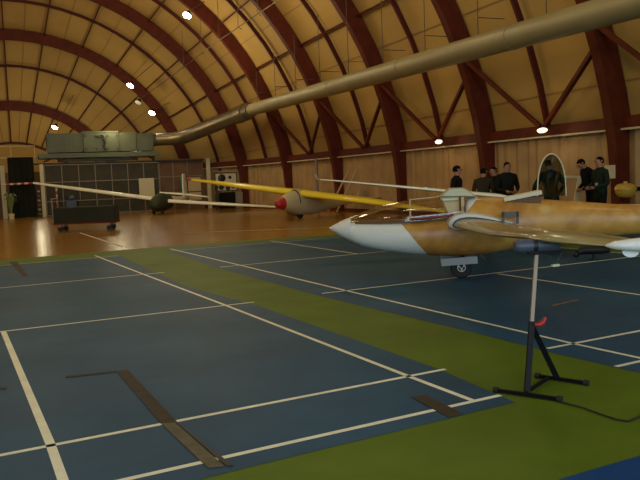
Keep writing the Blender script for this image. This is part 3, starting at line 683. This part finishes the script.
# ------------------------------------------------------------------ white glider behind
rh=Vector((.923,-.385,0)); fh=Vector((.385,.923,0))
def cw(l,d,z=0): return rh*l+fh*d+Vector((0,0,z))
org=cw(4.0,14.5); ax_f=(-fh*.97+rh*.2).normalized()
g2=thing('glider','white glider mostly hidden behind the brown one with upturned wing tip and raised canopy','glider',org,math.atan2(ax_f.y,ax_f.x))
mw=Matrix.Translation(org)@Matrix.Rotation(math.atan2(ax_f.y,ax_f.x),4,'Z'); inv=mw.inverted()
st=[(1.9,.50,.53,.01,2),(1.5,.40,.66,.16,2),(1.0,.32,.80,.24,2.4),(.4,.27,.86,.27,2.6),(0,.27,.93,.27,2.2),(-.6,.32,.92,.22,2),(-1.8,.42,.78,.13,2),(-3.4,.46,.70,.08,2),(-3.9,.5,.66,.05,2)]
fuselage(st,36).build('fuselage',M['white'],g2)
# wing: right-hand one of the glider points to the left of the picture
def wst(l,d,z,c,t_=.8): 
    p=inv@cw(l,d,z); return (p.x,p.y,p.z,p.x-c,t_)
wst_l=[wst(.05,14.5,1.515,.30,.6),wst(.35,14.5,1.48,.36,.7),wst(2.38,14.5,1.205,.62,.9),wst(3.62,14.5,1.035,.75,1),wst(3.95,14.5,.95,.78,1)]
wing_mesh(wst_l).build('wing',M['cream_wing'],g2)
b=MB(); b.loft([[Vector((xl-u*c,y+w_*c*.4,z)) for u,w_ in AF+AFL] for xl,y,z,c in [( *(inv@cw(.06,14.5,1.50)),.30),(*(inv@cw(.0,14.5,1.56)),.26),(*(inv@cw(-.035,14.5,1.64)),.18)]]); b.build('winglet',M['cream_wing'],g2)
wing_mesh([wst(3.95,14.5,.80,.78,1),wst(5.5,14.6,.76,.68,.9),wst(7.4,14.7,.70,.4,.7)]).build('wing',M['cream_wing'],g2)
b=MB(); b.loft([[Vector((xf-u*(xf-xr),w_*(xf-xr)*.6*(1 if i<9 else 2.2),z)) for i,(u,w_) in enumerate(AF+AFL)] for z,xf,xr in((.6,-3.3,-3.95),(.9,-3.45,-4.0),(1.08,-3.6,-4.0))]); b.build('tail_fin',M['white'],g2)
for s_ in(-1,1): wing_mesh([(-3.4,s_*.04,.68,-3.85,.7),(-3.5,s_*1.1,.68,-3.8,.6)]).build('tailplane',M['white'],g2)
b=MB(); b.lathe((.1,0,.16),[(.09,-.05),(.155,-.04),(.158,0),(.155,.04),(.09,.05)],(0,1,0),20); b.build('wheel',M['rubber'],g2)
# raised canopy: tinted bubble standing on edge
cc=cw(4.43,13.9,1.03); lc=inv@cc
def canring(n=26,s_=1.0):
    out=[]
    for k in range(n+1):
        a=PI*k/n; w_=.27*s_*math.cos(a); h=(.80 if True else 0)*max(0,math.sin(a))**.75*(.5+.5*s_)
        out.append(inv@(cc+rh*w_+Vector((0,0,h))))
    return out
b=MB(); b.tube(canring(),.012,8); b.build('canopy_frame',M['ivory'],g2)
b=MB(); rr=[]
for j in range(6):
    s_=math.cos(j*PI/2/5*.98); dd=math.sin(j*PI/2/5*.98)*.22
    rr.append([inv@(cc+rh*(.265*s_*math.cos(PI*k/20))+fh*dd+Vector((0,0,.79*(.25+.75*s_)*max(0,math.sin(PI*k/20))**.75))) for k in range(21)])
b.loft(rr,caps=False,closed=False); b.build('canopy_glass',M['glass_dark'],g2,fix=False)
b=MB(); b.bar(inv@(cc-Vector((0,0,.02))-rh*.25),inv@(cc-rh*.25-Vector((0,0,.25))),.03); b.build('canopy_hinge',M['darkmetal'],g2)

# ------------------------------------------------------------------ yellow glider
org=Vector((10.79,27.25,0)); tl=Vector((7.77,33.60,0)); wd=(tl-org).normalized(); fwd=Vector((-wd.y,wd.x,0)) 
g3=thing('glider','yellow winged glider with pale nose and red nose cap on the wooden floor','glider',org,math.atan2(fwd.y,fwd.x))
# local +y = left of forward
mw=Matrix.Translation(org)@Matrix.Rotation(math.atan2(fwd.y,fwd.x),4,'Z'); inv=mw.inverted()
yl=(inv@Vector((7.77,33.6,0))).y
sg=1 if yl>0 else -1
hl=abs(yl)
wst3=[(.36,sg*(hl-.28),1.715,-.02,1.7),(.42,sg*hl*.93,1.69,-.05,1.7),(.50,sg*hl*.5,1.34,-.5,1.7),(.52,sg*.3,.99,-.62,1.8),(.52,-sg*.3,.93,-.62,1.8),(.50,-sg*hl*.5,.60,-.5,1.8),(.40,-sg*hl*.97,.24,.0,1.5)]
wing_mesh(wst3).build('wing',M['yellow'],g3)
wing_mesh([(.34,sg*(hl+.16),1.76,.05,2.2),(.36,sg*(hl+.05),1.75,.0,2.4),(.37,sg*(hl-.29),1.716,-.03,1.9)]).build('wing_tip',M['red'],g3)
st=[(1.35,.42,.86,.20,2),(1.30,.40,.90,.235,2),(1.05,.32,1.02,.30,2),(.7,.22,1.12,.33,2),(.3,.14,1.15,.33,2),(-.3,.12,1.08,.28,2),(-1.2,.25,.92,.2,2),(-2.6,.42,.75,.12,2),(-3.8,.5,.7,.06,2)]
b=MB(); b.loft([sect(*q) for q in dens(st,40)]); 
pale=M['cream']; 
b.build('fuselage',[mat('pale_fabric_fuselage',(.56,.48,.28),.45,coat=.2)],g3)
b=MB(); b.loft([sect(x,zb,zt,hw) for x,zb,zt,hw in((1.66,.58,.68,.05),(1.62,.52,.75,.13),(1.52,.46,.82,.19),(1.35,.415,.865,.205),(1.30,.40,.90,.238))]); b.build('nose_cap',M['red'],g3)
b=MB(); b.tube([Vector((.62,.32*math.cos(PI*k/14),.62+.52*math.sin(PI*k/14))) for k in range(15)],.03,8); b.build('cockpit_edge',M['black'],g3)
b=MB(); b.lathe((.35,0,.17),[(.08,-.06),(.16,-.05),(.168,0),(.16,.05),(.08,.06)],(0,1,0),20); b.build('wheel',M['rubber'],g3)
b=MB(); b.bar((1.1,0,.28),(.5,0,.10),.08,.05); b.build('skid',M['panel_brown'],g3)
b=MB(); b.loft([[Vector((xf-u*(xf-xr),w_*(xf-xr)*.5*(1 if i<9 else 2.2),z)) for i,(u,w_) in enumerate(AF+AFL)] for z,xf,xr in((.6,-3.2,-4.0),(.85,-3.35,-4.05),(1.0,-3.5,-4.05))]); b.build('tail_fin',M['sheet'],g3)
for s_ in(-1,1): wing_mesh([(-3.2,s_*.05,.66,-3.75,.7),(-3.3,s_*1.2,.66,-3.7,.6)]).build('tailplane',M['sheet'],g3)

# ------------------------------------------------------------------ white glider with green nose cover
org=Vector((7.48,39.82,0)); fwd=Vector((-.515,-.857,0)); ang=math.atan2(fwd.y,fwd.x)
g4=thing('glider','white winged glider with dark green covered nose far away at left','glider',org,ang)
mw=Matrix.Translation(org)@Matrix.Rotation(ang,4,'Z'); inv=mw.inverted()
def w4(p,c,t_=1.2): q=inv@Vector(p); return (q.x+.3*c,q.y,q.z,q.x-.7*c,t_)
wing_mesh([w4((1.15,43.17,1.92),.45,1.9),w4((3.5,41.92,1.46),.8,1.9),w4((7.2,39.96,.76),1.0,1.7)]).build('wing',M['cream_wing'],g4)
wing_mesh([w4((7.6,39.74,.66),1.0,1.7),w4((10.5,38.19,.36),.8,1.7),w4((12.95,36.88,.13),.45,1.8)]).build('wing',M['cream_wing'],g4)
fuselage([(1.5,.45,.50,.02,2),(1.35,.30,.75,.25,2),(.8,.16,1.04,.37,2),(.2,.14,1.13,.40,2),(-.5,.2,1.06,.38,2),(-.9,.25,1.0,.30,2)],26).build('nose_cover',M['olive'],g4)
fuselage([(-.6,.28,.98,.29,2),(-1.5,.42,.92,.18,2),(-3,.58,.86,.11,2),(-4.2,.66,.86,.07,2)],20).build('tail_boom',M['cream_wing'],g4)
fq=inv@Vector((9.1,43.5,0)); 
b=MB(); b.loft([[Vector((xf-u*(xf-xr),w_*(xf-xr)*.7*(1 if i<9 else 2.2),z))+Vector((0,yo,0)) for i,(u,w_) in enumerate(AF+AFL)] for z,xf,xr,yo in((.72,-3.4,-4.35,.0),(1.5,-3.55,-4.35,-.05),(2.1,-3.72,-4.35,-.1),(2.18,-3.85,-4.3,-.1))]); b.build('tail_fin',M['cream_wing'],g4)
wing_mesh([(-3.6,-1.5,1.10,-3.95,2),(-3.5,0,.93,-4.05,2),(-3.6,1.5,.72,-3.95,2)]).build('tailplane',M['cream_wing'],g4)
for y in(-.38,.30):
    b=MB(); b.lathe((.95 if y>0 else .4,y,.14),[(.06,-.05),(.13,-.045),(.14,0),(.13,.045),(.06,.05)],(0,1,0),16); b.bar((.95 if y>0 else .4,y*.9,.14),(.7 if y>0 else .3,y*.6,.45),.06); b.build('wheel',M['rubber'],g4)

# ------------------------------------------------------------------ cart
ca=math.atan2(27.47-28.32,3.5-1.45)
t=thing('trolley_cart','long dark box trolley on four casters standing on the wooden floor','cart',(2.46,27.9,0),ca)
b=MB(); b.box((0,0,.30),(2.2,.75,.07)); b.build('chassis',M['wood_red'],t)
b=MB()
for s_ in(-1,1): b.box((0,s_*.36,.60),(2.14,.03,.56)); b.box((s_*1.07,0,.60),(.03,.72,.56))
b.build('side_panels',M['curtain'],t)
b=MB(); b.box((0,0,.86),(2.16,.76,.03)); b.build('lid',M['mesh_dark'],t)
for x in(-.88,.88):
    for y in(-.28,.28):
        b=MB(); b.lathe((x,y,.10),[(.05,-.035),(.10,-.03),(.10,.03),(.05,.035)],(0,1,0),16); cwl=b.build('caster',M['rubber'],t)
        b=MB(); b.box((x-.01,y,.22),(.09,.12,.1)); b.build('fork',M['metal'],cwl)
b=MB(); b.tube([(-1.10,-.3,.3),(-1.14,-.3,1.2),(-1.14,.3,1.2),(-1.10,.3,.3)],.025,8); b.build('push_handle',M['frame_grey'],t)

# ------------------------------------------------------------------ people
def person(label,loc,face,top,lean=0,headtilt=0,h=1.75,arms='down',shirt=False,hair=True,knee=0):
    t=thing('person',label,'person',loc,face,'people by the gliders')
    k=h/1.75
    J={'pel':(0,0,.95),'sp':(0,.0,1.17),'ch':(0,.0,1.36),'nk':(0,0,1.50),'hb':(0,.02,1.575),'hc':(0,.03,1.645),'ht':(0,.025,1.71)}
    for s_,n in((-1,'l'),(1,'r')):
        J.update({'hip'+n:(s_*.10,0,.90),'kn'+n:(s_*.11,.03,.50),'an'+n:(s_*.115,-.02,.10),'to'+n:(s_*.135,.15,.045)})
        J['sh'+n]=(s_*.19,0,1.42)
        if arms=='down': A=((s_*.25,-.03,1.14),(s_*.24,.07,.90),(s_*.23,.11,.83))
        elif arms=='front': A=((s_*.26,.0,1.15),(s_*.12,.24,1.08),(s_*.06,.29,1.07))
        elif arms=='wide': A=((s_*.37,.02,1.20),(s_*.30,.24,1.02),(s_*.27,.30,.98))
        else: A=((s_*.29,.12,1.18),(s_*.20,.36,1.08),(s_*.17,.43,1.06))
        J['el'+n],J['wr'+n],J['ha'+n]=A
    E=[('pel','sp','t'),('sp','ch','t'),('ch','nk','t'),('nk','hb','s'),('hb','hc','s'),('hc','ht','s')]
    for n in'lr': E+= [('pel','hip'+n,'p'),('hip'+n,'kn'+n,'p'),('kn'+n,'an'+n,'p'),('an'+n,'to'+n,'b'),('ch','sh'+n,'t'),('sh'+n,'el'+n,'t'),('el'+n,'wr'+n,'t'),('wr'+n,'ha'+n,'s')]
    Rd={'pel':(.155,.11),'sp':(.15,.11),'ch':(.175,.12),'nk':(.062,.062),'hb':(.074,.088),'hc':(.082,.10),'ht':(.060,.075)}
    for n in'lr': Rd.update({'hip'+n:(.095,.095),'kn'+n:(.062,.066),'an'+n:(.045,.05),'to'+n:(.042,.03),'sh'+n:(.072,.075),'el'+n:(.052,.052),'wr'+n:(.034,.034),'ha'+n:(.036,.02)})
    ml=Matrix.Translation((0,0,.95))@Matrix.Rotation(-lean,4,'X')@Matrix.Translation((0,0,-.95))
    mh=Matrix.Translation((0,0,1.5))@Matrix.Rotation(-headtilt,4,'X')@Matrix.Translation((0,0,-1.5))
    P={}
    for q,p in J.items():
        p=Vector(p)
        if q in('hb','hc','ht'): p=mh@p
        if not q.startswith(('pel','hip','kn','an','to')): p=ml@p
        P[q]=p*k
    names=list(J); idx={q:i for i,q in enumerate(names)}
    me=bpy.data.meshes.new('body'); me.from_pydata([P[q] for q in names],[(idx[a],idx[b]) for a,b,_ in E],[])
    ob=bpy.data.objects.new('body',me); COL.objects.link(ob)
    sk=ob.modifiers.new('s','SKIN'); sk.use_smooth_shade=True; ss=ob.modifiers.new('d','SUBSURF'); ss.levels=2; ss.render_levels=2
    for q in names:
        sv=me.skin_vertices[0].data[idx[q]]; sv.radius=(Rd[q][0]*k,Rd[q][1]*k); sv.use_root=(q=='pel')
    dg=bpy.context.evaluated_depsgraph_get(); nm=bpy.data.meshes.new_from_object(ob.evaluated_get(dg)); 
    bpy.data.objects.remove(ob)
    body=bpy.data.objects.new('body',nm); COL.objects.link(body); body.parent=t
    nm.materials.clear()
    ms=[M['skin_h'],top,M['trouser'],M['shoe'],M['shirt']]
    for m_ in ms: nm.materials.append(m_)
    tm={'s':0,'t':1,'p':2,'b':3}
    ifr=(mh if True else mh)
    for f in nm.polygons:
        c=f.center; best=None
        for a,b_,ty in E:
            pa,pb=P[a],P[b_]; d=pb-pa; u=max(0,min(1,(c-pa).dot(d)/d.length_squared)); q=(c-pa-d*u).length/ (lerp(Rd[a][0],Rd[b_][0],u)*k)
            if best is None or q<best[0]: best=(q,tm[ty])
        f.material_index=best[1]
        loc_=ml.inverted()@(c/k)
        if shirt and best[1]==1 and loc_.y>.075 and abs(loc_.x)<.028 and 1.12<loc_.z<1.5: f.material_index=4
        if best[1]==0 and loc_.z<1.475 and abs(loc_.x)<.12 and loc_.z>1.3: f.material_index=1
        f.use_smooth=True
    # fingers and thumbs, nose, ears joined on as small lobes of the same body mesh
    bm=bmesh.new(); bm.from_mesh(nm)
    def lobe(p,q,r):
        p,q=Vector(p),Vector(q); d=q-p; mt=Matrix.Translation((p+q)/2)@d.to_track_quat('Z','Y').to_matrix().to_4x4()
        r_=bmesh.ops.create_cone(bm,cap_ends=True,segments=6,radius1=r,radius2=r*.75,depth=d.length,matrix=mt)
        for v_ in r_['verts']:
            for f in v_.link_faces: f.material_index=0; f.smooth=True
    for n,s_ in(('l',-1),('r',1)):
        hd=(P['ha'+n]-P['wr'+n]).normalized(); side=hd.orthogonal().normalized(); curl=Vector((0,.02,0))
        for i,ln_ in enumerate((.065,.075,.07,.055)):
            b0=P['ha'+n]+side*(i-1.5)*.018+hd*.015; b1=b0+hd*ln_*.55; lobe(b0,b1,.0095); lobe(b1,b1+(hd*.8+side.cross(hd)*.6*s_).normalized()*ln_*.5,.0085)
        b0=P['wr'+n]+side*.03+hd*.03; lobe(b0,b0+(hd+side*.7).normalized()*.055,.011)
    HM=ml@mh
    def hp(x,y,z): return (HM@Vector((x,y,z)))*k
    lobe(hp(0,.105,1.66),hp(0,.142,1.625),.016)
    for s_ in(-1,1): lobe(hp(s_*.072,.02,1.655),hp(s_*.092,.005,1.655),.024)
    lobe(hp(-.025,.118,1.592),hp(.025,.118,1.592),.008)
    bm.to_mesh(nm); bm.free()
    e=MB()
    for s_ in(-1,1): e.ell(hp(s_*.032,.118,1.655),(.011*k,)*3,8,6)
    e.build('eyes',M['black'],t)
    if hair:
        b=MB(); rr=[]
        for i in range(7):
            a=PI*.02+PI*.64*i/6; ring_=[]
            for j in range(18):
                c,s2=math.cos(2*PI*j/18),math.sin(2*PI*j/18)
                cut=1 if s2<.2 else 1-.46*(i/6)*min(1,(s2-.2)/.3)
                a2=a*cut; ring_.append(Vector(hp(.079*math.sin(a2)*c,.012+.100*math.sin(a2)*s2,1.655+.098*math.cos(a2))))
            rr.append(ring_)
        b.loft(rr); b.build('hair',M['hair'],t)
    return t
def face_to(vx,vy): return math.atan2(vy,vx)-PI/2
# picture directions: right = rh, away = fh
def fdir(r_,f_): d=rh*r_+fh*f_; return face_to(d.x,d.y)
person('person in a black jacket standing alone beyond the pale headrest, facing right',(9.06,13.77,0),fdir(1,.15),M['navy'],h=1.71,arms='down')
person('person in a grey brown jacket with back turned, left of the pair before the arch',(10.20,14.38,0),fdir(.5,.9),M['jgrey'],h=1.64,arms='front')
person('person with a pale collar half hidden behind the grey brown jacket',(10.78,14.75,0),fdir(-.8,-.4),M['jdark'],h=1.66,shirt=True,arms='front')
person('person in a charcoal jacket facing the camera, right of the pair',(10.42,13.78,0),fdir(.15,-1),M['jdark'],h=1.75,arms='front')
person('person in a dark green jacket bending behind the raised oval canopy',(10.59,12.48,0),fdir(-.25,.9),M['jgreen'],h=1.76,lean=.12,headtilt=.2,arms='wide')
person('person in black bending forward with head bowed, left of the two men at right',(12.57,13.42,0),fdir(-1,-.1),M['navy'],h=1.82,lean=.28,headtilt=.35,arms='front')
person('person in a dark green jacket and white shirt standing in profile facing left',(12.10,12.66,0),fdir(-1,-.25),M['jgreen'],h=1.78,shirt=True,arms='front')

# ------------------------------------------------------------------ world, camera, view
w=bpy.data.worlds.new('World'); S.world=w; w.use_nodes=True
w.node_tree.nodes['Background'].inputs['Color'].default_value=(.55,.72,1,1); w.node_tree.nodes['Background'].inputs['Strength'].default_value=.25
yaw,pitch,roll=.395,-.083,-.040
f=Vector((math.cos(pitch)*math.sin(yaw),math.cos(pitch)*math.cos(yaw),math.sin(pitch)))
r=Vector((math.cos(yaw),-math.sin(yaw),0)); u=r.cross(f)
c_,s_=math.cos(roll),math.sin(roll); r,u=c_*r+s_*u,-s_*r+c_*u
cam=bpy.data.cameras.new('Camera'); cam.sensor_width=36; cam.lens=731.7/640*36; cam.clip_end=200
co=bpy.data.objects.new('Camera',cam); COL.objects.link(co)
co.matrix_world=Matrix(((r.x,u.x,-f.x,0),(r.y,u.y,-f.y,0),(r.z,u.z,-f.z,1.53),(0,0,0,1)))
S.camera=co
S.view_settings.view_transform='Standard'; S.view_settings.look='None'; S.view_settings.gamma=1; S.view_settings.exposure=0
S.view_settings.use_curve_mapping=False
S.cycles.use_denoising=True; S.cycles.max_bounces=6; S.cycles.transparent_max_bounces=12
S.cycles.sample_clamp_indirect=4
